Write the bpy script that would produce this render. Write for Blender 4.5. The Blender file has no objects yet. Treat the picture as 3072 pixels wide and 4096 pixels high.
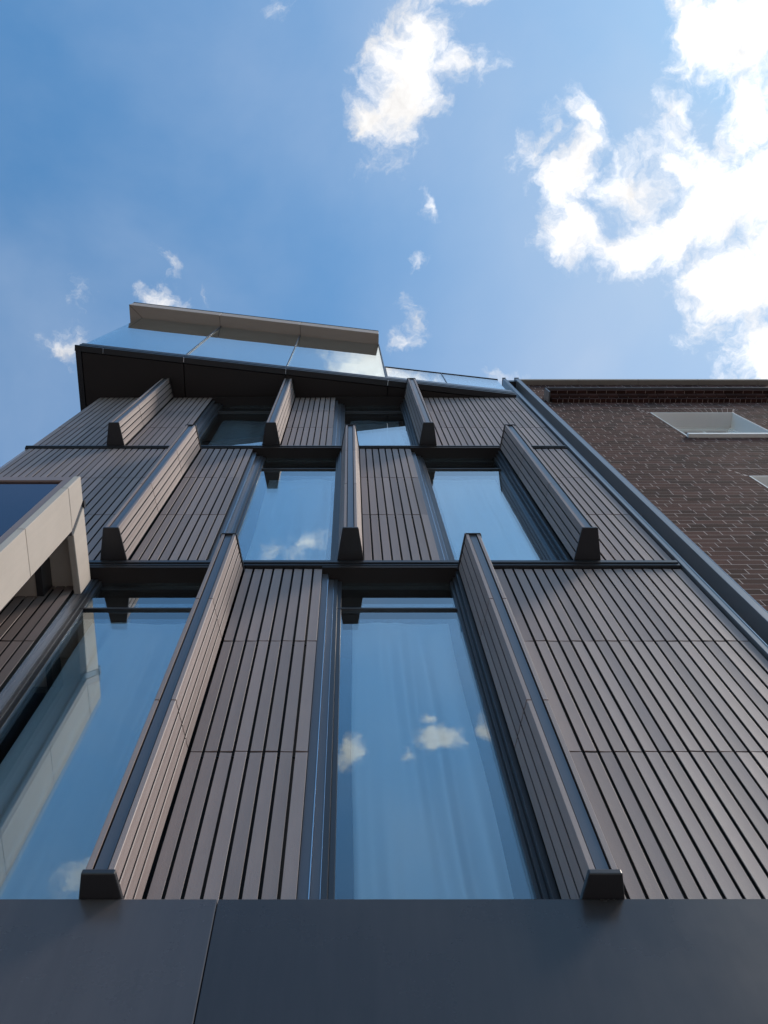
import bpy, math, random
from math import radians, sin, cos, tan, atan, sqrt, pi
random.seed(7)
scn = bpy.context.scene
COL = scn.collection

# ------------------------------------------------------------------ camera
F_PX, U0, V0, TILT = 3665.0, 1400.0, 2048.0, radians(72.32)     # focal length / principal point of the lens
cam_d = bpy.data.cameras.new("camera"); cam = bpy.data.objects.new("camera", cam_d); COL.objects.link(cam)
cam.location = (0, 0, 1.6)
cam.rotation_euler = (pi/2 + TILT, 0, 0)
cam_d.sensor_fit = 'VERTICAL'; cam_d.sensor_height = 36; cam_d.sensor_width = 27
cam_d.lens = F_PX/4096*36
cam_d.shift_x = (1536-U0)/4096
cam_d.clip_start = 0.05; cam_d.clip_end = 5000
scn.camera = cam

# ------------------------------------------------------------------ exposure
scn.view_settings.view_transform = 'Standard'
scn.view_settings.look = 'None'
scn.view_settings.gamma = 1
scn.view_settings.exposure = 1.25
SKY_STRENGTH = 0.075
SUN_EL, SUN_AZ = radians(50), radians(106)      # azimuth clockwise from +Y (the facade's back) towards +X

# ------------------------------------------------------------------ sky with clouds
def sky_dir(u, v, mirror=None):
    a = (u-U0)/F_PX; b = (V0-v)/F_PX
    c, s = cos(TILT), sin(TILT)
    d = [a, c-b*s, s+b*c]
    if mirror is not None:                      # seen by reflection in glass turned by the angle given
        n = (sin(mirror), -cos(mirror))
        k = 2*(d[0]*n[0]+d[1]*n[1]); d[0] -= k*n[0]; d[1] -= k*n[1]
    return d[0]/d[2], d[1]/d[2]
K = 3072/1659.0
# clouds drifting in one layer: (x, y, radius x, radius y, rotation, weight)
CLOUDS = []
def cl(x, y, rx, ry, rot=0, w=1.0, mirror=None):
    px, py = sky_dir(x*K, y*K, mirror)
    CLOUDS.append((px, py, rx*K/F_PX, ry*K/F_PX, radians(rot), w))
# cloud high over the roof
cl(876,155,108,200,-20,.95); cl(795,262,84,66,0,.78); cl(920,62,84,112,-14,.85); cl(1010,-5,90,34,20,.5); cl(915,195,46,100,-14,.5); cl(885,285,40,40,0,.45)
# big bright bank on the right
cl(1600,60,150,140,0,.95); cl(1490,60,70,130,0,.75); cl(1630,230,100,170,0,.72); cl(1760,420,200,300,0,1.3)
cl(1560,440,200,120,30,.95); cl(1440,510,150,90,20,.95); cl(1250,510,110,85,0,.9); cl(1370,540,130,70,0,.85)
cl(1600,620,160,160,0,1.0); cl(1670,760,100,170,-20,.95); cl(1540,700,70,70,40,.6)
cl(1232,380,78,125,-14,.85); cl(1165,320,60,50,25,.45); cl(1265,268,62,56,0,.62); cl(1490,215,70,60,0,.42); cl(1370,410,140,100,0,.62); cl(1460,340,100,120,0,.58)
# small wisps
cl(940,450,26,50,28,.42); cl(902,568,40,26,0,.42); cl(872,640,20,50,10,.33); cl(888,700,26,50,-15,.33); cl(850,740,60,24,20,.28)
cl(145,745,66,62,0,.56); cl(345,652,60,30,0,.5); cl(178,655,34,40,-30,.32); cl(440,632,16,36,20,.34)
cl(597,8,26,26,30,.36); cl(1085,812,50,24,0,.34); cl(365,585,40,20,-40,.22)
# clouds standing over the street behind the camera (seen in the glass)
M0 = 0.0; MR = atan(.113)
cl(950,1602,84,56,0,1.25,M0); cl(925,1560,46,30,20,.8,M0); cl(758,1620,44,80,0,.85,M0); cl(1060,1570,34,60,0,.45,M0)
cl(880,1640,24,34,0,.36,M0); cl(600,1190,75,50,0,.40,M0); cl(665,1165,50,26,0,.34,M0); cl(185,1905,110,80,0,.62,M0)
cl(110,2080,240,170,0,.62,M0); cl(1640,2050,260,160,0,.55,M0)  # broad clouds added to lighten the fascia by reflection
cl(790,780,110,60,0,.8,MR); cl(880,810,100,45,0,.62,MR); pass
# unseen clouds added out of the frame, as fill light on the facade
for (px, py, r, w) in [(1.1,.5,.45,1.2),(1.5,-.2,.6,1.2),(.95,-.3,.35,1.0),(2.4,.9,1.0,1.2),(2.6,-1.2,1.1,1.1),(-1.8,.8,.6,.7),
                       (0,-4.2,2.4,1.6),(1.15,-1.15,.62,1.3),(4.5,-3.2,2.4,1.6),(-9,-8,6,1.5),(3,-11,6,1.5),(10,-3,6,1.5),(9,6,6,1.5),(-.3,-2.6,.6,.6),(.9,-2.2,.7,.8),(.4,2.6,.6,.8)]:
    CLOUDS.append((px, py, r, r*.8, .4, w))

world = bpy.data.worlds.new("World"); scn.world = world; world.use_nodes = True
nt = world.node_tree; nt.nodes.clear()
N = nt.nodes.new; L = nt.links.new
def wmath(op, a, b=None, clamp=False):
    n = N('ShaderNodeMath'); n.operation = op; n.use_clamp = clamp
    for i, v in enumerate((a, b)):
        if v is None: continue
        if isinstance(v, (int, float)): n.inputs[i].default_value = v
        else: L(v, n.inputs[i])
    return n.outputs[0]
out = N('ShaderNodeOutputWorld'); bg = N('ShaderNodeBackground'); L(bg.outputs[0], out.inputs[0])
tc = N('ShaderNodeTexCoord')
sky = N('ShaderNodeTexSky'); sky.sky_type = 'NISHITA'; sky.sun_disc = False
sky.sun_elevation = SUN_EL; sky.sun_rotation = SUN_AZ; sky.altitude = 50; sky.air_density = 1.0; sky.dust_density = .6; sky.ozone_density = 1.0
sep = N('ShaderNodeSeparateXYZ'); L(tc.outputs['Generated'], sep.inputs[0])
zc = wmath('MAXIMUM', sep.outputs[2], .06)
comb = N('ShaderNodeCombineXYZ'); L(wmath('DIVIDE', sep.outputs[0], zc), comb.inputs[0]); L(wmath('DIVIDE', sep.outputs[1], zc), comb.inputs[1])
P = comb.outputs[0]
def noise(vec, scale, detail=8, rough=.6, dist=0.0):
    n = N('ShaderNodeTexNoise'); n.inputs['Scale'].default_value = scale; n.inputs['Detail'].default_value = detail
    n.inputs['Roughness'].default_value = rough; n.inputs['Distortion'].default_value = dist
    L(vec, n.inputs['Vector']); return n
warp = noise(P, 14, 5, .6)
wv = N('ShaderNodeVectorMath'); wv.operation = 'MULTIPLY_ADD'; L(warp.outputs['Color'], wv.inputs[0])
wv.inputs[1].default_value = (.07,.07,0); L(P, wv.inputs[2])
off = N('ShaderNodeVectorMath'); off.operation = 'SUBTRACT'; L(wv.outputs[0], off.inputs[0]); off.inputs[1].default_value = (.035,.035,0)
PW = off.outputs[0]
field = None
for (px, py, rx, ry, rot, w) in CLOUDS:
    m = N('ShaderNodeMapping'); m.vector_type = 'TEXTURE'
    m.inputs['Location'].default_value = (px, py, 0); m.inputs['Rotation'].default_value = (0, 0, -rot); m.inputs['Scale'].default_value = (rx, ry, 1)
    L(PW, m.inputs['Vector'])
    ln = N('ShaderNodeVectorMath'); ln.operation = 'LENGTH'; L(m.outputs[0], ln.inputs[0])
    v = wmath('SUBTRACT', 1.0, ln.outputs['Value']); v = wmath('MULTIPLY', v, w)
    field = v if field is None else wmath('MAXIMUM', field, v)
field = wmath('MAXIMUM', field, -.6)
n1 = noise(PW, 24, 13, .66)
n2 = noise(P, 9, 6, .55)
d = wmath('ADD', field, wmath('MULTIPLY', wmath('SUBTRACT', n1.outputs['Fac'], .5), 1.7))
d = wmath('ADD', d, wmath('MULTIPLY', wmath('SUBTRACT', n2.outputs['Fac'], .5), .5))
mr = N('ShaderNodeMapRange'); mr.interpolation_type = 'SMOOTHSTEP'; L(d, mr.inputs['Value'])
mr.inputs['From Min'].default_value = .04; mr.inputs['From Max'].default_value = .72
alpha = mr.outputs[0]
# thin veil
n3 = noise(P, 2.4, 6, .52, .2)
veil = N('ShaderNodeMapRange'); veil.interpolation_type = 'SMOOTHSTEP'; L(n3.outputs['Fac'], veil.inputs['Value'])
veil.inputs['From Min'].default_value = .30; veil.inputs['From Max'].default_value = .85; veil.inputs['To Max'].default_value = .38
# whiter towards the sun
sd = (sin(SUN_AZ)*cos(SUN_EL), cos(SUN_AZ)*cos(SUN_EL), sin(SUN_EL))
dot = N('ShaderNodeVectorMath'); dot.operation = 'DOT_PRODUCT'; L(tc.outputs['Generated'], dot.inputs[0]); dot.inputs[1].default_value = sd
near = wmath('POWER', wmath('MAXIMUM', dot.outputs['Value'], 0.0), 6.0)
veil2 = wmath('ADD', veil.outputs[0], wmath('MULTIPLY', near, .40), clamp=True)
hz = N('ShaderNodeVectorMath'); hz.operation = 'DISTANCE'; L(P, hz.inputs[0]); hx, hy = sky_dir(1330*K, 700*K); hz.inputs[1].default_value = (hx, hy, 0)
hm = N('ShaderNodeMapRange'); hm.interpolation_type = 'SMOOTHSTEP'; L(hz.outputs['Value'], hm.inputs['Value']); hm.inputs['From Min'].default_value = .34; hm.inputs['From Max'].default_value = .02
hm.inputs['To Max'].default_value = .42
veil2 = wmath('ADD', veil2, wmath('MULTIPLY', hm.outputs[0], wmath('ADD', .45, n3.outputs['Fac'])), clamp=True)
CLOUD_L = .425
n4 = noise(PW, 16, 8, .6)
shade = N('ShaderNodeMapRange'); L(n4.outputs['Fac'], shade.inputs['Value']); shade.inputs['From Min'].default_value = .3; shade.inputs['From Max'].default_value = .7
shade.inputs['To Min'].default_value = .74; shade.inputs['To Max'].default_value = 1.12
cb = wmath('MULTIPLY', shade.outputs[0], wmath('ADD', CLOUD_L, wmath('MULTIPLY', near, .18)))
cc = N('ShaderNodeVectorMath'); cc.operation = 'SCALE'; cc.inputs[0].default_value = (1.0,.985,.975); L(cb, cc.inputs['Scale'])
sk = N('ShaderNodeVectorMath'); sk.operation = 'MULTIPLY'; L(sky.outputs[0], sk.inputs[0]); sk.inputs[1].default_value = (SKY_STRENGTH*.50, SKY_STRENGTH*1.02, SKY_STRENGTH*1.20)
def mix(f, a, b):
    m = N('ShaderNodeMix'); m.data_type = 'RGBA'; L(f, m.inputs[0]); 
    for i, v in ((6, a), (7, b)):
        if isinstance(v, tuple): m.inputs[i].default_value = v
        else: L(v, m.inputs[i])
    return m.outputs[2]
m1 = mix(veil2, sk.outputs[0], (.25,.29,.355,1))
m2 = mix(alpha, m1, cc.outputs[0])
L(m2, bg.inputs[0]); bg.inputs[1].default_value = 1.0

# ------------------------------------------------------------------ sun, softened by the bright cloud in front of it
sun_d = bpy.data.lights.new("sun", 'SUN'); sun_d.energy = 1.15; sun_d.angle = radians(14); sun_d.color = (1, .89, .78)
sun = bpy.data.objects.new("sun", sun_d); COL.objects.link(sun)
from mathutils import Vector
sun.rotation_euler = Vector(sd).to_track_quat('Z', 'Y').to_euler()

# ------------------------------------------------------------------ helpers
S, ZB = 2.0, 1.6
def W(p): return (p[0]*S, p[1]*S, p[2]*S+ZB)      # everything below is measured in units of 2 m from the eye

class MB:
    def __init__(s): s.v = []; s.f = []; s.m = []; s.t = []
    def quadmesh(s, vs, fs, mi=0, tint=0.0):
        o = len(s.v); s.v += [W(p) for p in vs]
        for f in fs: s.f.append([i+o for i in f]); s.m.append(mi); s.t.append(tint)
    def box(s, x0, x1, y0, y1, z0, z1, mi=0, tint=0.0):
        vs = [(x0,y0,z0),(x1,y0,z0),(x1,y1,z0),(x0,y1,z0),(x0,y0,z1),(x1,y0,z1),(x1,y1,z1),(x0,y1,z1)]
        s.quadmesh(vs, [(0,3,2,1),(4,5,6,7),(0,1,5,4),(1,2,6,5),(2,3,7,6),(3,0,4,7)], mi, tint)
    def prism(s, poly, z0, z1, mi=0, tint=0.0):    # poly anticlockwise seen from above
        n = len(poly)
        vs = [(x,y,z0) for x,y in poly]+[(x,y,z1) for x,y in poly]
        fs = [tuple(range(n))[::-1], tuple(range(n,2*n))]+[(i,(i+1)%n,(i+1)%n+n,i+n) for i in range(n)]
        s.quadmesh(vs, fs, mi, tint)
    def prism_x(s, poly, x0, x1, mi=0, tint=0.0):  # poly in (y, z)
        n = len(poly)
        vs = [(x0,y,z) for y,z in poly]+[(x1,y,z) for y,z in poly]
        fs = [tuple(range(n))[::-1], tuple(range(n,2*n))]+[(i,(i+1)%n,(i+1)%n+n,i+n) for i in range(n)]
        s.quadmesh(vs, fs, mi, tint)
    def build(s, name, mats, parent=None, smooth=False, bevel=0.0, seg=1):
        me = bpy.data.meshes.new(name); me.from_pydata(s.v, [], s.f)
        if not isinstance(mats, (list, tuple)): mats = [mats]
        for m in mats: me.materials.append(m)
        me.polygons.foreach_set('material_index', s.m)
        a = me.attributes.new('tint', 'FLOAT', 'FACE'); a.data.foreach_set('value', s.t)
        me.update()
        import bmesh
        bm = bmesh.new(); bm.from_mesh(me); bmesh.ops.recalc_face_normals(bm, faces=bm.faces); bm.to_mesh(me); bm.free()
        if smooth: me.shade_smooth()
        ob = bpy.data.objects.new(name, me); COL.objects.link(ob)
        if parent is not None: ob.parent = parent
        if bevel:
            b = ob.modifiers.new('bevel', 'BEVEL'); b.width = bevel; b.segments = seg; b.limit_method = 'ANGLE'; b.harden_normals = False
        return ob

def tag(o, label=None, cat=None, group=None, kind=None):
    for k, v in (('label', label), ('category', cat), ('group', group), ('kind', kind)):
        if v: o[k] = v
    return o
def empty(name, parent=None):
    o = bpy.data.objects.new(name, None); COL.objects.link(o)
    if parent is not None: o.parent = parent
    return o

# ------------------------------------------------------------------ materials
def mat(name, col, rough=.5, metal=0.0, spec=.5, tint=0.0, nscale=0, namp=0.0, bump=0.0, bscale=200, coat=0.0, rvar=0.0, streak=0.0):
    m = bpy.data.materials.new(name); m.use_nodes = True; t = m.node_tree
    b = t.nodes['Principled BSDF']; b.inputs['Roughness'].default_value = rough; b.inputs['Metallic'].default_value = metal
    b.inputs['Specular IOR Level'].default_value = spec
    if coat: b.inputs['Coat Weight'].default_value = coat; b.inputs['Coat Roughness'].default_value = .15
    tcn = t.nodes.new('ShaderNodeTexCoord')
    val = t.nodes.new('ShaderNodeMath'); val.operation = 'ADD'; val.inputs[0].default_value = 1.0; val.inputs[1].default_value = 0
    def mth(op, a, bb):
        n = t.nodes.new('ShaderNodeMath'); n.operation = op
        for i, v in enumerate((a, bb)):
            if isinstance(v, (int, float)): n.inputs[i].default_value = v
            else: t.links.new(v, n.inputs[i])
        return n.outputs[0]
    cur = val.outputs[0]
    if tint:
        at = t.nodes.new('ShaderNodeAttribute'); at.attribute_name = 'tint'
        cur = mth('ADD', cur, mth('MULTIPLY', at.outputs['Fac'], tint))
    if namp:
        n = t.nodes.new('ShaderNodeTexNoise'); n.inputs['Scale'].default_value = nscale; n.inputs['Detail'].default_value = 8; n.inputs['Roughness'].default_value = .65
        t.links.new(tcn.outputs['Object'], n.inputs['Vector'])
        cur = mth('MULTIPLY', cur, mth('ADD', mth('MULTIPLY', mth('SUBTRACT', n.outputs['Fac'], .5), namp*2), 1.0))
        if rvar:
            t.links.new(mth('ADD', mth('MULTIPLY', mth('SUBTRACT', n.outputs['Fac'], .5), rvar), rough), b.inputs['Roughness'])
    if streak:      # rain and dust marks running down the surface
        mp = t.nodes.new('ShaderNodeMapping'); mp.inputs['Scale'].default_value = (9, 9, .7); t.links.new(tcn.outputs['Object'], mp.inputs['Vector'])
        n = t.nodes.new('ShaderNodeTexNoise'); n.inputs['Scale'].default_value = 2.2; n.inputs['Detail'].default_value = 9; n.inputs['Roughness'].default_value = .7
        t.links.new(mp.outputs[0], n.inputs['Vector'])
        cur = mth('MULTIPLY', cur, mth('ADD', mth('MULTIPLY', mth('SUBTRACT', n.outputs['Fac'], .5), streak*2), 1.0))
    sc = t.nodes.new('ShaderNodeVectorMath'); sc.operation = 'SCALE'; sc.inputs[0].default_value = col[:3]; t.links.new(cur, sc.inputs['Scale'])
    t.links.new(sc.outputs[0], b.inputs['Base Color'])
    if bump:
        n = t.nodes.new('ShaderNodeTexNoise'); n.inputs['Scale'].default_value = bscale; n.inputs['Detail'].default_value = 5
        t.links.new(tcn.outputs['Object'], n.inputs['Vector'])
        bp = t.nodes.new('ShaderNodeBump'); bp.inputs['Strength'].default_value = bump; bp.inputs['Distance'].default_value = .002
        t.links.new(n.outputs['Fac'], bp.inputs['Height']); t.links.new(bp.outputs[0], b.inputs['Normal'])
    return m
M = {}
M['tile'] = mat('fired clay tile', (.272,.208,.196), .56, 0, .5, tint=.13, nscale=5, namp=.10, bump=.35, bscale=230, rvar=.2, streak=.16)
M['back'] = mat('dark backing', (.010,.010,.011), .8)
M['dark'] = mat('dark coated metal', (.022,.021,.025), .38, 0, .5, nscale=6, namp=.15, bump=.08, bscale=120, rvar=.15)
M['soffit'] = mat('dark matt soffit sheet', (.027,.020,.019), .6, 0, .35, nscale=3, namp=.12)
M['strip'] = mat('blue grey anodised strip', (.105,.105,.120), .30, .3, .5, nscale=4, namp=.06, rvar=.05)
M['flange'] = mat('pale blue grey coated channel metal', (.185,.185,.20), .33, .3, .5, nscale=4, namp=.06, rvar=.05, streak=.06)
M['glint_bead'] = mat('bare aluminium bead', (.62,.64,.68), .22, 1.0, .5, nscale=40, namp=.1)  # bright metal standing in for edge highlights and light in gaps
M['frame'] = mat('window frame metal', (.034,.032,.036), .34, 0, .5, nscale=8, namp=.1, rvar=.06)
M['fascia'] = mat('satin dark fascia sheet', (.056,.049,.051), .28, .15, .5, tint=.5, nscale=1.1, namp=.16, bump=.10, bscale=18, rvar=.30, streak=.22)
M['stone'] = mat('cast stone', (.53,.45,.39), .75, 0, .4, nscale=3, namp=.12, streak=.10, bump=.25, bscale=150)
M['canopy'] = mat('beige canopy sheet', (.42,.32,.26), .55, 0, .4, nscale=3, namp=.06)
M['bronze'] = mat('bronze trim', (.27,.195,.18), .5, .0, .4, nscale=5, namp=.06)
M['brick'] = mat('dark brown brick', (.064,.027,.022), .92, 0, .12, tint=.5, nscale=14, namp=.30, bump=.8, bscale=70)
M['mortar'] = mat('pale mortar', (.60,.46,.41), .9, 0, .2, nscale=30, namp=.15)
M['white'] = mat('white painted render', (.90,.86,.83), .6, 0, .4, nscale=10, namp=.04, bump=.15, bscale=90)
M['coping'] = mat('stone coping', (.30,.255,.22), .8, 0, .3, nscale=8, namp=.12, bump=.3, bscale=60)
M['curtain'] = None
def glassmat(name, tint, base, power, refl=(1,1,1), rough=0.0, wob=0.0):
    m = bpy.data.materials.new(name); m.use_nodes = True; t = m.node_tree; t.nodes.clear()
    o = t.nodes.new('ShaderNodeOutputMaterial'); mx = t.nodes.new('ShaderNodeMixShader')
    tr = t.nodes.new('ShaderNodeBsdfTransparent'); tr.inputs[0].default_value = (*tint, 1)
    gl = t.nodes.new('ShaderNodeBsdfGlossy'); gl.inputs['Color'].default_value = (*refl, 1); gl.inputs['Roughness'].default_value = rough
    lw = t.nodes.new('ShaderNodeLayerWeight'); lw.inputs[0].default_value = .5
    p = t.nodes.new('ShaderNodeMath'); p.operation = 'POWER'; t.links.new(lw.outputs['Facing'], p.inputs[0]); p.inputs[1].default_value = power
    a = t.nodes.new('ShaderNodeMath'); a.operation = 'MULTIPLY_ADD'; t.links.new(p.outputs[0], a.inputs[0]); a.inputs[1].default_value = 1-base; a.inputs[2].default_value = base
    if wob:
        tcn = t.nodes.new('ShaderNodeTexCoord'); n = t.nodes.new('ShaderNodeTexNoise'); n.inputs['Scale'].default_value = 1.2; n.inputs['Detail'].default_value = 2
        t.links.new(tcn.outputs['Object'], n.inputs['Vector'])
        bp = t.nodes.new('ShaderNodeBump'); bp.inputs['Strength'].default_value = wob; bp.inputs['Distance'].default_value = .01
        t.links.new(n.outputs['Fac'], bp.inputs['Height']); t.links.new(bp.outputs[0], gl.inputs['Normal'])
    t.links.new(a.outputs[0], mx.inputs[0]); t.links.new(tr.outputs[0], mx.inputs[1]); t.links.new(gl.outputs[0], mx.inputs[2]); t.links.new(mx.outputs[0], o.inputs[0])
    return m
M['glass'] = glassmat('coated window glass', (.88,.96,1.0), .06, 2.4, (.90,.98,1.0), 0.0, .12)
M['clear'] = glassmat('balustrade glass', (.86,.93,.93), .05, 2.2, (.95,.98,1.0))
M['navy'] = glassmat('dark tinted glass', (.05,.06,.08), .04, 2.6, (.62,.55,.60))
cm = bpy.data.materials.new('sheer curtain cloth'); cm.use_nodes = True
t = cm.node_tree; t.nodes.clear()
o = t.nodes.new('ShaderNodeOutputMaterial'); mx = t.nodes.new('ShaderNodeMixShader'); mx.inputs[0].default_value = .35
df = t.nodes.new('ShaderNodeBsdfDiffuse'); df.inputs[0].default_value = (.74,.75,.77,1); tl = t.nodes.new('ShaderNodeBsdfTranslucent'); tl.inputs[0].default_value = (.6,.6,.58,1)
t.links.new(df.outputs[0], mx.inputs[1]); t.links.new(tl.outputs[0], mx.inputs[2]); t.links.new(mx.outputs[0], o.inputs[0]); M['curtain'] = cm

# ------------------------------------------------------------------ ground
g = MB(); g.box(-600,600,-600,600,-.95,-.90); tag(g.build('ground', mat('asphalt ground', (.05,.05,.05), .9, nscale=.5, namp=.2)), kind='structure')
g = MB(); g.box(-30,30,-1.2,1.02,-.898,-.80); tag(g.build('pavement', mat('paving slabs', (.46,.42,.37), .85, nscale=2, namp=.15)), kind='structure')
g = MB(); g.box(-30,30,-4.2,-1.2,-.898,-.87); tag(g.build('road', mat('road asphalt', (.10,.095,.09), .9, nscale=3, namp=.2)), kind='structure')
g = MB(); g.box(-30,30,-7,-4.2,-.898,-.80); tag(g.build('pavement', M['coping']), kind='structure')

# ------------------------------------------------------------------ the clad building
BLD = empty('clad_building'); BLD.location = (0, 0, 0)
tag(BLD, 'dark building clad in narrow vertical grey brown tiles with tapered fins', 'building')
PITCH, GAP = .02985, .0059
ROWS = {1: (1.02, 1.58, 2.079, 2.573), 2: (2.616, 3.108, 3.602, 4.092), 3: (4.124, 4.545, 4.964, 5.362)}
FINS = {1: (-.358, .363), 2: (-.7205, .0015, .7235), 3: (-1.0815, -.363, .3595)}
GY = 1.0414

def tile(mb, xa, xb, z0, z1, y=1.0, tint=None):
    """one slat tile: slightly cupped face with chamfered edges"""
    tint = random.uniform(-1, 1) if tint is None else tint
    w = xb-xa; c = .0005; dy = random.uniform(-.0006,.0006); tl_ = random.uniform(-.0005,.0005)
    prof = [(xa+.0004, y+.0022), (xa, y+c), (xa+c, y+tl_)]
    for k in range(1, 4):
        f = k/4; prof.append((xa+c+(w-2*c)*f, y+.0002*sin(pi*f)+tl_*(1-2*f)))
    prof += [(xb-c, y-tl_), (xb, y+c), (xb-.0008, y+.0022)]
    prof = [(a, b+dy) for a, b in prof]
    mb.prism(prof, z0, z1, 0, tint)

def panel(x0, x1, storey, align='right', ztop=None, label=None, parent=BLD):
    mb = MB(); rows = list(ROWS[storey])
    if ztop: rows[-1] = ztop
    n = int((x1-x0)/PITCH+.999)
    for k in range(n):
        if align == 'right': b = x1-k*PITCH; a = b-(PITCH-GAP)
        else: a = x0+k*PITCH; b = a+(PITCH-GAP)
        a = max(a, x0); b = min(b, x1)
        if b-a < .004: continue
        for i in range(len(rows)-1):
            j = random.uniform(-.0008,.0008)
            tile(mb, a, b, rows[i]+(.0024 if i else 0)+j*(i > 0), rows[i+1]-(.0024 if i < len(rows)-2 else 0)+j*(i < len(rows)-2))
    mb.box(x0-.004, x1+.001, 1.013, 1.06, rows[0], rows[-1], 1)
    # little spacer clips in the gaps at each joint
    for zj in rows[1:-1]:
        for k in range(n-1):
            b = x1-k*PITCH if align == 'right' else x0+(k+1)*PITCH
            xg = b-PITCH if align == 'right' else b-GAP
            if xg > x0: mb.box(xg, xg+GAP, 1.006, 1.010, zj-.010, zj-.007, 1)
    o = mb.build('tile_panel', [M['tile'], M['back']], parent)
    if label: o['label'] = label
    return o

HW, HF, YF = .040, .021, .8855         # fin: half width at the wall, at the nose, and nose distance
def hw(y): return HF+(HW-HF)*(y-YF)/(1-YF)
def fin(cx, storey, label):
    z0, z1 = {1: (1.0815, 2.566), 2: (2.614, 4.078), 3: (4.118, 5.360)}[storey]
    core = MB(); e = .0095
    core.prism([(cx-hw(YF)+e, YF+.012), (cx+hw(YF)-e, YF+.012), (cx+HW-e, 1.016), (cx-HW+e, 1.016)], z0+.004, z1-.003)
    f = core.build('fin', M['back'], BLD); f['label'] = label
    rows = [z for z in ROWS[storey]]; rows[0] = z0+.009; rows[-1] = z1-.004
    n = 4; L0, L1 = YF, .998
    for sgn in (-1, 1):
        mb = MB(); step = (L1-L0)/n; g = .0052
        for k in range(n):
            ya = L0+k*step; yb = ya+step-g
            for i in range(len(rows)-1):
                za = rows[i]+(.0020 if i else 0); zb = rows[i+1]-(.0020 if i < len(rows)-2 else 0)
                tint = random.uniform(-1,1); b = .0006
                pts = [(cx+sgn*(hw(ya)-.0008), ya), (cx+sgn*hw(ya+.0012), ya+.0012), (cx+sgn*(hw((ya+yb)/2)-b), (ya+yb)/2), (cx+sgn*hw(yb-.0012), yb-.0012), (cx+sgn*(hw(yb)-.001), yb)]
                if k == 0:
                    pts += [(cx+sgn*(hw(yb)-.0026), yb), (cx+sgn*(hw(ya+.003)-.0026), ya+.003), (cx+sgn*(hw(ya)-.009), ya+.003), (cx+sgn*(hw(ya)-.009), ya)]
                else:
                    pts += [(cx+sgn*(hw(yb)-.0022), yb-.0006), (cx+sgn*(hw(ya)-.0022), ya+.0004)]
                mb.prism(pts, za, zb, 0, tint)
        mb.build('side_tiles', M['tile'], f)
    s = MB(); s.box(cx-.0098, cx+.0098, YF+.0035, YF+.011, z0+.006, z1-.003); s.build('nose_strip', M['strip'], f, bevel=.001)
    q = .0028; h = {1: .0105, 2: .0085, 3: .0085}[storey]
    def trap(q): return [(cx-hw(YF)-q, YF-q), (cx+hw(YF)+q, YF-q), (cx+HW+q, .999), (cx-HW-q, .999)]
    c = MB(); c.prism(trap(q), z0, z0+h); c.build('base_cap', M['dark'], f, bevel=.004, seg=2)
    c = MB(); c.prism(trap(q), z1-.004, z1)
    for sgn in (-1, 1):     # the cap's turned down lip along both sides
        c.prism([(cx+sgn*(HF+q), YF-q), (cx+sgn*(HW+q), .999), (cx+sgn*(HW+.0005), .999), (cx+sgn*(HF+.0005), YF-q)], z1-.013, z1-.0041)
    c.build('top_cap', M['dark'], f, bevel=.0012)
    return f

def window(fx, storey, label, jamb=None):
    """opening to the left of the fin at fx"""
    zb = {1: 1.02, 2: 2.612, 3: 4.118}[storey]; zt = {1: 2.565, 2: 4.080, 3: 5.335}[storey]
    zr = {1: 2.362, 2: 3.873, 3: 5.13}[storey]
    pe = fx-.4465 if jamb is None else jamb
    w = empty('window', BLD); w['label'] = label
    fr = MB()
    fr.box(fx-.4110, fx-.3990, 1.030, 1.06, zb, zt)                       # dark stile
    fr.box(fx-.3990, fx-.3880, 1.036, 1.06, zb, zt)
    fr.box(fx-.0640, fx-.0560, 1.034, 1.06, zb, zt)
    fr.box(fx-.0560, fx-.0475, 1.022, 1.06, zb, zt)
    fr.box(fx-.0475, fx-.0360, 1.004, 1.06, zb, zt)
    fr.box(fx-.3880, fx-.0640, 1.036, 1.06, zb, zb+.012)
    fr.box(fx-.3880, fx-.0640, 1.052, 1.06, zt-.03, zt)
    fr.build('frame', M['frame'], w, bevel=.0015)
    tr = MB(); tr.box(fx-.3995, fx-.0560, 1.035, 1.050, zr-.0042, zr+.0042); tr.build('transom', M['frame'], w, bevel=.002)
    js = MB()
    js.box(pe, fx-.4285, 1.0125, 1.055, zb, zt); js.box(fx-.4270, fx-.4110, 1.0300, 1.06, zb, zt)
    js.build('jamb_strip', M['strip'], w, bevel=.001)
    bd = MB(); bd.box(fx-.4285, fx-.4270, 1.0115, 1.05, zb, zt); bd.box(fx-.4112, fx-.4104, 1.0285, 1.05, zb, zt); bd.build('glint_bead', M['glint_bead'], w)  # bright angle edges put in for the highlights along the jamb
    hd = MB(); hd.box(pe, fx-.036, .992, 1.062, zt, zt+.012)
    if storey == 3: hd.box(pe, fx-.036, 1.004, 1.062, zt+.0125, 5.372)
    hd.build('head', M['soffit'], w)
    gl = MB(); gl.box(fx-.3885, fx-.0635, GY, GY+.010, zb, zt-.001); gl.build('pane', M['glass'], w)
    return w

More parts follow.
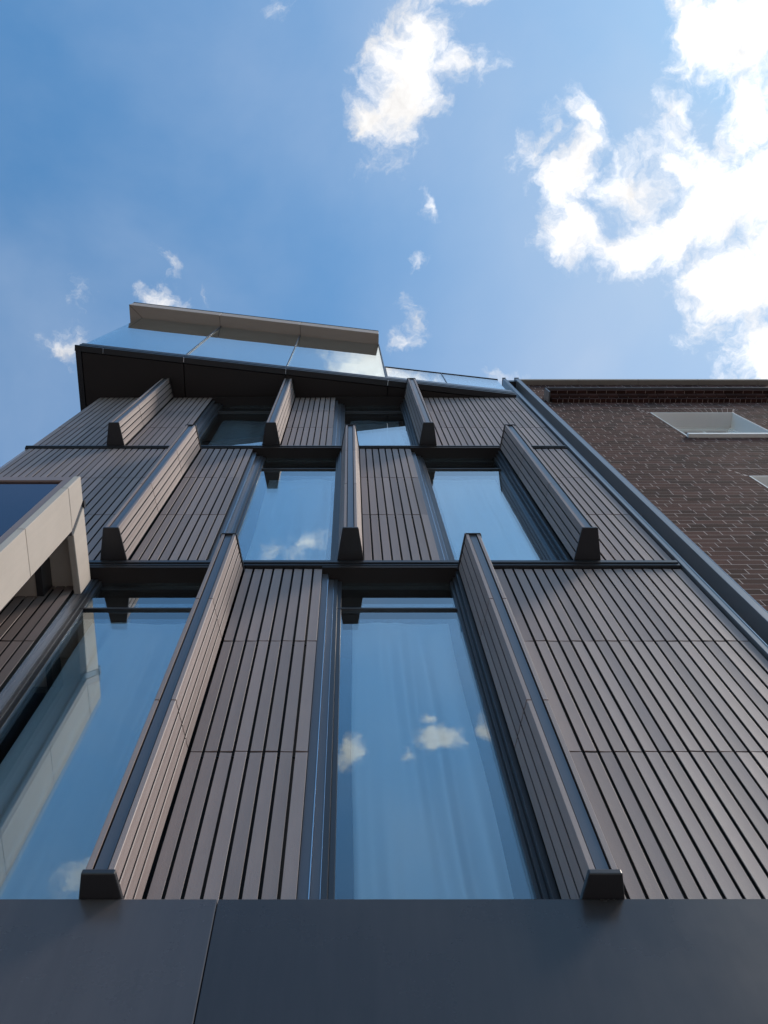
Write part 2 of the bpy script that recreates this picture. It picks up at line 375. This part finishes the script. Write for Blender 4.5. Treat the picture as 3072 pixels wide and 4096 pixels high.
def curtain(fx, storey, label, left=.358):
    zb = {1: 1.02, 2: 2.63, 3: 4.135}[storey]; zt = {1: 2.40, 2: 3.92, 3: 5.17}[storey]
    x0, x1 = fx-left, fx-.083
    vs = []; fs = []; n = 220; nz = 40
    ph = random.uniform(0, 6); k1 = random.uniform(25, 30)
    prof = []
    for i in range(n+1):
        f = i/n; x = x0+(x1-x0)*f
        a = sin((x-x0)*2*pi*k1/2.0+ph+1.4*sin(x*11+ph)) 
        prof.append((x, a, .5+.5*sin(x*23+ph*2)))
    for j in range(nz+1):
        z = zb+(zt-zb)*j/nz
        for (x, a, am) in prof:
            vs.append((x+.002*sin(j*.2+x*40), 1.100+.021*a*(.45+.55*am)*min(1.0, (1-j/nz)*6+.08)*(.6+.4*sin(j*.11+x*30))+.003*sin(j*.22+x*25), z))
    for j in range(nz):
        for i in range(n): fs.append((j*(n+1)+i, j*(n+1)+i+1, (j+1)*(n+1)+i+1, (j+1)*(n+1)+i))
    mb = MB(); mb.quadmesh(vs, fs); o = mb.build('curtain', M['curtain'], None, smooth=True)
    tag(o, label, 'curtain', 'pale curtains hanging behind the facade windows')
    return o

# tile panels
panel(-1.95, -.787, 1, 'right', ztop=2.437, label='shaded brown tile panel under the stone bay')
panel(-.358+.043, .363-.4465, 1); panel(.363+.043, .9945, 1, 'right', label='wide tile panel right of the lowest right fin')
panel(-1.484, -.7205-.043, 2, 'right', label='wide tile panel above the stone bay'); panel(-.7205+.043, .0015-.4465, 2); panel(.0015+.043, .7235-.4465, 2); panel(.7235+.043, .9945, 2)
panel(-1.484, -1.0815-.043, 3, 'right'); panel(-1.0815+.043, -.363-.4465, 3); panel(-.363+.043, .3595-.4465, 3); panel(.3595+.043, .9945, 3, 'right')
# fins
for s_, names in ((1, ('lowest tapered fin between the two tall lower windows', 'lowest tapered fin right of the middle window')),
                  (2, ('middle storey fin just above the stone bay', 'middle storey fin nearly end on in the centre', 'middle storey fin near the brick building')),
                  (3, ('top storey fin under the deepest part of the overhang', 'top storey fin left of centre', 'top storey fin under the glass balustrade'))):
    for c_, l_ in zip(FINS[s_], names): fin(c_, s_, l_)
# windows and their curtains
window(-.358, 1, 'tall lower window reflecting the stone bay', jamb=-.787); window(.363, 1, 'tall lower window in the middle reflecting a white cloud')
window(.0015, 2, 'middle storey window left of the centre fin'); window(.7235, 2, 'middle storey window right of the centre fin')
window(-.363, 3, 'top storey window reflecting mostly the dark overhang'); window(.3595, 3, 'top storey window half sky and half overhang')
curtain(-.358, 1, 'pale folded curtain behind the lower left window beside the stone bay', .378); curtain(.363, 1, 'pale folded curtain behind the tall lower window in the middle')
curtain(.0015, 2, 'pale folded curtain behind the middle storey window left of centre'); curtain(.7235, 2, 'pale folded curtain behind the middle storey window right of centre')
curtain(-.363, 3, 'grey folded curtain behind the dark top storey window on the left'); curtain(.3595, 3, 'pale curtain behind the top storey window nearer the brick building')

# floor bands: projecting flashings between the storeys
for z0, z1, d_ in ((2.5785, 2.6115, .986), (4.094, 4.1165, .990)):
    b = MB(); b.box(-1.492, .9955, d_+.004, 1.30, z0, z0+(z1-z0)*.42); b.box(-1.492, .9925, d_, 1.30, z0+(z1-z0)*.42+.0005, z1)
    b.build('flashing', M['dark'], BLD, bevel=.0015)
# body of the building behind
b = MB(); b.box(-1.480, .996, 1.30, 5.0, -.85, 5.36); b.box(-1.480, -1.44, 1.062, 1.30, -.85, 5.36); b.box(.98, 1.12, 1.063, 1.30, -.85, 5.36)
b.box(-2.6, -1.4805, 1.02, 5.0, -.85, 1.02)
b.build('rear_wall', M['soffit'], BLD)
# fascia over the ground floor
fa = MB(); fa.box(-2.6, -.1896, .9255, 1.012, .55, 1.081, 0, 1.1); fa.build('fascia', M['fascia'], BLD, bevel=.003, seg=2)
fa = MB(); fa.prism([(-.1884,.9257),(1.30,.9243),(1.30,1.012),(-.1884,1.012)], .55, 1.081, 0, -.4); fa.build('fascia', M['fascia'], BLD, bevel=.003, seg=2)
gf = MB(); gf.box(-2.6, 1.30, 1.0, 1.06, -.85, .549); gf.build('ground_floor_wall', M['dark'], BLD)

# corner channel running up the right edge
ch = empty('corner_channel', BLD)
b = MB(); b.box(1.0005, 1.0165, .990, 1.045, .9, 5.99); b.build('flange', M['flange'], ch, bevel=.002)
b = MB(); b.box(1.0168, 1.0185, .9885, 1.045, .9, 5.99); b.build('glint_bead', M['glint_bead'], ch)  # bright strip added in place of the flange's edge highlight
b = MB(); b.box(1.0785, 1.1025, .988, 1.045, .9, 5.985); b.build('flange', M['flange'], ch, bevel=.002)
b = MB(); b.box(1.1028, 1.1040, .9875, 1.045, .9, 5.985); b.build('glint_bead', M['glint_bead'], ch)  # same added highlight strip on the outer flange
b = MB(); b.box(.995, 1.104, 1.046, 1.06, .9, 5.98); b.box(1.0186, 1.0784, 1.0, 1.045, 5.93, 5.98); b.build('web', M['frame'], ch)
b = MB(); b.box(.999, 1.020, .986, 1.05, 5.9902, 5.998); b.build('end_cap', M['dark'], ch)
b = MB(); b.box(1.077, 1.1055, .985, 1.05, 5.9852, 5.993); b.build('end_cap', M['dark'], ch)

# ------------------------------------------------------------------ overhang with soffit, turned out of the facade plane
PHI = atan(.113)
def FL(x, d=0.0):     # point on the slanted front line at x, set back by d
    return (x-d*sin(PHI), .8729+.113*x+d*cos(PHI))
OV = empty('overhang', BLD); OV['label'] = 'dark wedge shaped overhang under the glass storey'
XL, XR = -1.600, .985
joints = [XL, -1.44, -.973, -.378, .222, XR]
for i in range(5):
    a, c = joints[i], joints[i+1]; a2 = a+(.006 if i else 0); c2 = c-(.0 if i < 4 else 0)
    b = MB(); b.prism([FL(a2), FL(c2), FL(c2, .034), FL(a2, .034)], 5.368, 5.384); b.build('edge_trim', M['dark'], OV, bevel=.001)
b = MB(); b.prism([(XL, FL(XL)[1]+.035), (XL+.032, FL(XL)[1]+.035), (XL+.032, 1.9), (XL, 1.9)], 5.368, 5.384); b.build('edge_trim', M['dark'], OV, bevel=.001)
for a in joints[1:5]:  # bright pieces put in for sky light showing through the trim gaps
    b = MB(); b.prism([FL(a+.0008,.001), FL(a+.0052,.001), FL(a+.0052,.030), FL(a+.0008,.030)], 5.3695, 5.380); b.build('gap_glint', M['glint_bead'], OV)
pj = [XL+.038, -.973, -.378, .222, .95]
for i in range(4):
    a, c = pj[i]+(.003 if i else 0), pj[i+1]-.003
    b = MB(); b.prism([(a, FL(a,.040)[1]), (c, FL(c,.040)[1]), (c, 1.9), (a, 1.9)], 5.370, 5.386); b.build('soffit_panel', M['soffit'], OV)
b = MB(); b.prism([(XL+.008, FL(XL,.010)[1]), (XR, FL(XR,.010)[1]), (XR, 4.8), (XL+.008, 4.8)], 5.3865, 5.42); b.build('deck', M['back'], OV)
b = MB(); b.prism([(XL+.012, FL(XL+.012,.002)[1]), (XR, FL(XR,.002)[1]), (XR, 4.8), (XL+.012, 4.8)], 5.4205, 5.455); b.build('deck_edge', M['dark'], OV, bevel=.002)

# ------------------------------------------------------------------ glass storey with its canopy
PH = empty('glass_storey', BLD); PH['label'] = 'set back glass top storey under a beige canopy'
ZG0, ZG1 = 5.4555, 7.06
gx = [-1.583, -.980, -.380, .220]
for i in range(3):
    a, c = gx[i]+(.004 if i else 0), gx[i+1]-.004
    b = MB(); b.prism([FL(a,.012), FL(c,.012), FL(c,.024), FL(a,.024)], ZG0, ZG1); b.build('pane', M['glass'], PH)
for i, x in enumerate(gx):
    if i == 0: continue
    b = MB(); w_ = .0032
    b.prism([FL(x-w_,.004), FL(x+w_,.004), FL(x+w_,.026), FL(x-w_,.026)], ZG0, ZG1); b.build('mullion', M['frame'], PH)
for x in (-1.583, .220):
    a = FL(x, .030); b = MB(); b.box(min(a[0],a[0]+.008), a[0]+.008, a[1], 3.6, ZG0, ZG1); b.build('side_pane', M['clear'], PH)
b = MB(); b.prism([FL(-1.583,.0), FL(.222,.0), FL(.222,.010), FL(-1.583,.010)], ZG0, ZG0+.022); b.build('base_rail', M['strip'], PH)
b = MB(); b.box(-1.50, .20, 3.0, 3.1, ZG0, ZG1-.001); b.build('rear_wall', M['soffit'], PH)
def CF(x): return .8008+.1156*x
b = MB(); cps = [-1.667, -.985, -.378, .219]
for i in range(3):
    a, c = cps[i], cps[i+1]-(.0025 if i < 2 else 0)
    b.prism([(a, CF(a)), (c, CF(c)), (c, 3.6), (a, 3.6)], 7.060, 7.235, 0, 0)
cn = b.build('canopy', M['canopy'], PH, bevel=.004)
b = MB(); b.prism([(-1.672, CF(-1.672)-.003), (.222, CF(.222)-.003), (.222, 3.6), (-1.672, 3.6)], 7.2353, 7.250); b.build('roof_trim', M['dark'], cn)
b = MB()    # shadow gap lines let into the canopy soffit
for (p, q) in (((-1.667, CF(-1.667)), (-1.575, .705)),):
    dx, dy = q[0]-p[0], q[1]-p[1]; l = sqrt(dx*dx+dy*dy); nx, ny = -dy/l*.0012, dx/l*.0012
    b.prism([(p[0]-nx, p[1]-ny), (q[0]-nx, q[1]-ny), (q[0]+nx, q[1]+ny), (p[0]+nx, p[1]+ny)], 7.0588, 7.0602)
b.build('mitre_joint', M['soffit'], cn)

# balustrade on the terrace to the right
BA = empty('balustrade', BLD); BA['label'] = 'frameless glass balustrade with a thin dark rail'
for a, c in ((.232, .590), (.598, .958)):
    b = MB(); b.prism([FL(a,.012), FL(c,.012), FL(c,.020), FL(a,.020)], ZG0, 5.960); b.build('pane', M['clear'], BA)
b = MB(); b.prism([FL(.226,.008), FL(.966,.008), FL(.966,.024), FL(.226,.024)], 5.9605, 5.970); b.build('rail', M['dark'], BA)
b = MB(); b.prism([FL(.5905,.010), FL(.5975,.010), FL(.5975,.022), FL(.5905,.022)], ZG0, 5.960); b.build('post', M['frame'], BA)
b = MB(); b.prism([FL(.226,.008), FL(.2315,.008), FL(.2315,.024), FL(.226,.024)], ZG0, 5.960); b.build('post', M['frame'], BA)
b = MB(); b.box(.958, .964, FL(.96,.03)[1], 1.75, ZG0, 5.960); b.build('pane', M['clear'], BA)
b = MB(); b.prism([FL(.222,.0), FL(.975,.0), FL(.975,.010), FL(.222,.010)], ZG0, ZG0+.060); b.build('base_rail', M['strip'], BA)

# ------------------------------------------------------------------ stone bay on the left
BY = empty('stone_bay', BLD); BY['label'] = 'projecting bay framed in pale stone with dark blue glass front'
XS = -.7634
zj = [2.385, 2.040, 1.695, 1.350, 1.005, .66]
for i in range(5):
    b = MB(); b.prism([(XS,.692),(XS,.814),(XS-.058,.814),(XS-.058,.718),(XS-.020,.718),(XS-.020,.692)], zj[i+1]+.0012, zj[i]-.0012)
    b.box(XS-.017, XS-.003, .696, .811, zj[i+1]-.0012, zj[i+1]+.0011, 1)
    b.build('pilaster_block', [M['stone'], M['bronze']], BY, bevel=.006, seg=3)
b = MB(); b.prism_x([(.692, 2.3865), (.8140, 2.3865), (.7660, 2.506), (.692, 2.506)], XS-.020, XS); b.build('corner_block', M['stone'], BY, bevel=.006, seg=3)
b = MB(); b.prism_x([(.8310, 2.392), (1.012, 2.405), (1.012, 2.512), (.7830, 2.508)], XS-.020, XS); b.build('side_block', M['stone'], BY, bevel=.006, seg=3)
b = MB(); b.prism_x([(.8150, 2.3865), (.8300, 2.3865), (.7820, 2.506), (.7670, 2.506)], XS-.020, XS-.003); b.build('joint_strip', M['strip'], BY)
b = MB(); b.prism_x([(.764, 2.506), (.788, 2.506), (.788, 2.522), (.764, 2.520)], XS-.02, XS+.0022); b.build('joint_strip', M['dark'], BY)
b = MB(); b.box(-1.95, XS-.0205, .716, 1.012, 2.440, 2.500); b.box(-1.95, -.8725, .716, 1.012, 2.366, 2.4395); b.build('top_slab', M['stone'], BY, bevel=.003)
b = MB(); b.box(-.8720, -.8530, .716, 1.010, 2.362, 2.4395); b.build('gutter_side', M['frame'], BY, bevel=.001)
b = MB(); b.box(-1.95, XS-.0405, .700, .708, .66, 2.470); b.build('pane', M['navy'], BY)
b = MB(); b.box(-1.95, XS-.0205, .694, .7155, 2.4705, 2.5055); b.box(XS-.040, XS-.0205, .6935, .7155, .66, 2.4700); b.build('bronze_frame', M['bronze'], BY, bevel=.001)
b = MB(); b.box(-1.95, XS-.06, .715, .80, .66, 2.365); b.build('backing_panel', M['soffit'], BY)

# ------------------------------------------------------------------ brick building
BR = empty('brick_building'); BR.location = (0, 0, 0)
tag(BR, 'dark brown brick building with white framed window reveals beyond the metal channel', 'building')
YB = 1.030; CO = .0403; X0B, X1B = 1.085, 2.75
ST, HD, MJ = .1068, .0520, .0030
WINS = [(1.687, 2.143, 4.47, 5.060, 5.186), (1.687, 2.143, 2.86, 3.726, 5.992-53*.0403), (1.687, 2.143, 1.35, 2.392, 5.992-86*.0403)]
ARCH = .125
bk = MB()
zt_wall = 5.972
nrow = int((zt_wall+.85)/CO)
for r in range(nrow):
    z1 = 5.992-r*CO; z0 = z1-CO+MJ; zc_ = (z0+z1)/2; z1 = min(z1, zt_wall)
    if z1 < -.8: break
    cuts = []
    for (a, c, wb, wt, at_) in WINS:
        if wb-.001 < zc_ < wt+.001 or (z0 < wt and z1 > wb): cuts.append((a, c))
        elif wt <= zc_ < at_:
            k = (zc_-wt)*.42; cuts.append((a-k-.004, c+k+.004))
    per = ST+HD+2*MJ
    x = X0B-per+(r % 2)*(per/2)+random.uniform(-.006,.006)+.028*((r//2) % 3)
    st = True
    while x < X1B:
        w_ = (ST if st else HD)+random.uniform(-.002,.002)
        segs = [(max(x, X0B), min(x+w_, X1B))]
        for (a, c) in cuts:
            ns = []
            for (p, q) in segs:
                if q <= a or p >= c: ns.append((p, q))
                else:
                    if p < a: ns.append((p, a-.001))
                    if q > c: ns.append((c+.001, q))
            segs = ns
        for (p, q) in segs:
            if q-p > .006:
                dy = random.uniform(-.0004,-.0001); jz = random.uniform(-.0004,.0004); j2 = jz+random.uniform(-.0003,.0003); tt = random.uniform(-1,1)
                y_ = YB+dy
                vs = [(p,y_,z0+jz),(q,y_,z0+j2),(q,YB+.02,z0+j2),(p,YB+.02,z0+jz),(p,y_,z1+jz),(q,y_,z1+j2),(q,YB+.02,z1+j2),(p,YB+.02,z1+jz)]
                bk.quadmesh(vs, [(0,3,2,1),(4,5,6,7),(0,1,5,4),(1,2,6,5),(3,0,4,7)], 0, tt)
        x += w_+MJ; st = not st
# mortar sheet, cut round the openings
zs = sorted({-.85, zt_wall}|{v for w in WINS for v in w[2:4]})
for i in range(len(zs)-1):
    za, zb_ = zs[i], zs[i+1]; inside = [w for w in WINS if w[2] <= (za+zb_)/2 <= w[3]]
    if inside: bk.box(X0B, 1.687, YB+.0001, YB+.20, za, zb_, 1); bk.box(2.143, X1B, YB+.0001, YB+.20, za, zb_, 1)
    else: bk.box(X0B, X1B, YB+.0001, YB+.20, za, zb_, 1)
# flat gauged arches
for (a, c, wb, wt, at_) in WINS:
    n = 17; ARCH = at_-wt
    for k in range(n):
        f0, f1 = k/n, (k+1)/n; g_ = .0011
        bl = a+(c-a)*f0+g_; br = a+(c-a)*f1-g_
        A0 = a-ARCH*.42; A1 = c+ARCH*.42
        tl_ = A0+(A1-A0)*f0+g_; tr_ = A0+(A1-A0)*f1-g_
        tt = random.uniform(-.6,.4); y_ = YB+random.uniform(-.0004,-.0001)
        vs = [(bl,y_,wt+.002),(br,y_,wt+.002),(br,YB+.02,wt+.002),(bl,YB+.02,wt+.002),(tl_,y_,wt+ARCH-.003),(tr_,y_,wt+ARCH-.003),(tr_,YB+.02,wt+ARCH-.003),(tl_,YB+.02,wt+ARCH-.003)]
        bk.quadmesh(vs, [(0,3,2,1),(4,5,6,7),(0,1,5,4),(1,2,6,5),(3,0,4,7)], 0, tt)
bk.build('wall', [M['brick'], M['mortar']], BR)
# corbelled cornice
cb_ = MB(); XC = 1.185
def corbel(z0, z1, yf, w_, round_=False, x0=XC):
    x = x0
    while x < X1B:
        tt = random.uniform(-.9,.1); q = min(x+w_-.0026, X1B); dy = random.uniform(-.0006,.0006)
        if round_: cb_.prism_x([(YB+.0, z1), (yf+dy, z1), (yf+dy+.001, z0+.014), (yf+dy+.005, z0+.005), (yf+dy+.014, z0), (YB+.0, z0)], x, q, 0, tt)
        else: cb_.box(x, q, yf+dy, YB, z0, z1, 0, tt)
        x += w_
    cb_.box(x0+.003, X1B, yf+(.0135 if round_ else .0030), YB+.001, z0+.0012, z1-.0005, 1)
corbel(5.364, 5.402, 1.008, .0318, x0=XC+.012); corbel(5.4035, 5.442, .990, .0585, True, x0=XC+.005); corbel(5.4435, 5.482, .972, .0585)
cb_.build('cornice', [M['brick'], M['mortar']], BR)
b = MB(); b.prism_x([(.962, 5.4825), (YB, 5.4825), (YB, 5.503), (.962, 5.489)], XC-.012, X1B)
b.box(XC-.012, XC-.0035, .964, YB, 5.36, 5.482)
b.build('lead_flashing', mat('weathered lead', (.11,.11,.12), .45, .3, .5, nscale=10, namp=.2), BR, bevel=.001)
x = 1.1065
while x < X1B:
    q = min(x+.392, X1B); b = MB(); b.box(x, q-.002, .998, 1.12, 5.974, 6.012); b.build('coping', M['coping'], BR, bevel=.002); x += .392
b = MB(); b.box(1.10, X1B, 1.231, 5.0, -.85, 5.97); b.build('rear_wall', M['coping'], BR)
for i, (a, c, wb, wt, at_) in enumerate(WINS):
    w = empty('window', BR); w['label'] = ['small white window directly under the brick cornice', 'white window at the right edge of the photo', 'lowest white window in the brick wall'][i]
    y0, y1 = YB-.0015, YB+.0836; tck = .004
    b = MB(); b.box(a-tck, a+.001, y0, y1+.05, wb, wt+tck); b.box(c-.001, c+tck, y0, y1+.05, wb, wt+tck); b.box(a+.0012, c-.0012, y0, y1+.05, wt-.001, wt+tck)
    b.build('reveal', M['white'], w)
    b = MB(); b.box(a-.008, c+.008, YB-.020, y1, wb-.025, wb); b.build('sill', M['white'], w, bevel=.003)
    f = MB()
    for k, (ins, yy) in enumerate(((.0, 0), (.014, .006), (.026, .012))):
        nx = .014 if k < 2 else .012
        X_a, X_c, Z_b, Z_t = a+.001+ins, c-.001-ins, wb+ins*.5, wt-.001-ins
        f.box(X_a, X_a+nx, y1+yy, y1+.04, Z_b, Z_t); f.box(X_c-nx, X_c, y1+yy, y1+.04, Z_b, Z_t)
        f.box(X_a+nx, X_c-nx, y1+yy, y1+.04, Z_t-nx, Z_t); f.box(X_a+nx, X_c-nx, y1+yy, y1+.04, Z_b, Z_b+nx)
    wd = (c-a-.078)/3
    for k in (1, 2):
        xm = a+.039+wd*k; f.box(xm-.006, xm+.006, y1+.014, y1+.036, wb+.026, wt-.039)
    zm = (wb+wt)/2; f.box(a+.039, c-.039, y1+.0135, y1+.0365, zm-.012, zm+.012)
    f.build('frame', M['white'], w, bevel=.0015)
    b = MB(); b.box(a+.039, c-.039, y1+.022, y1+.026, wb+.02, wt-.03); b.build('pane', M['navy'], w)
    b = MB(); b.box(a+.001, c-.001, y1+.052, y1+.06, wb, wt); b.build('blind', M['soffit'], w)
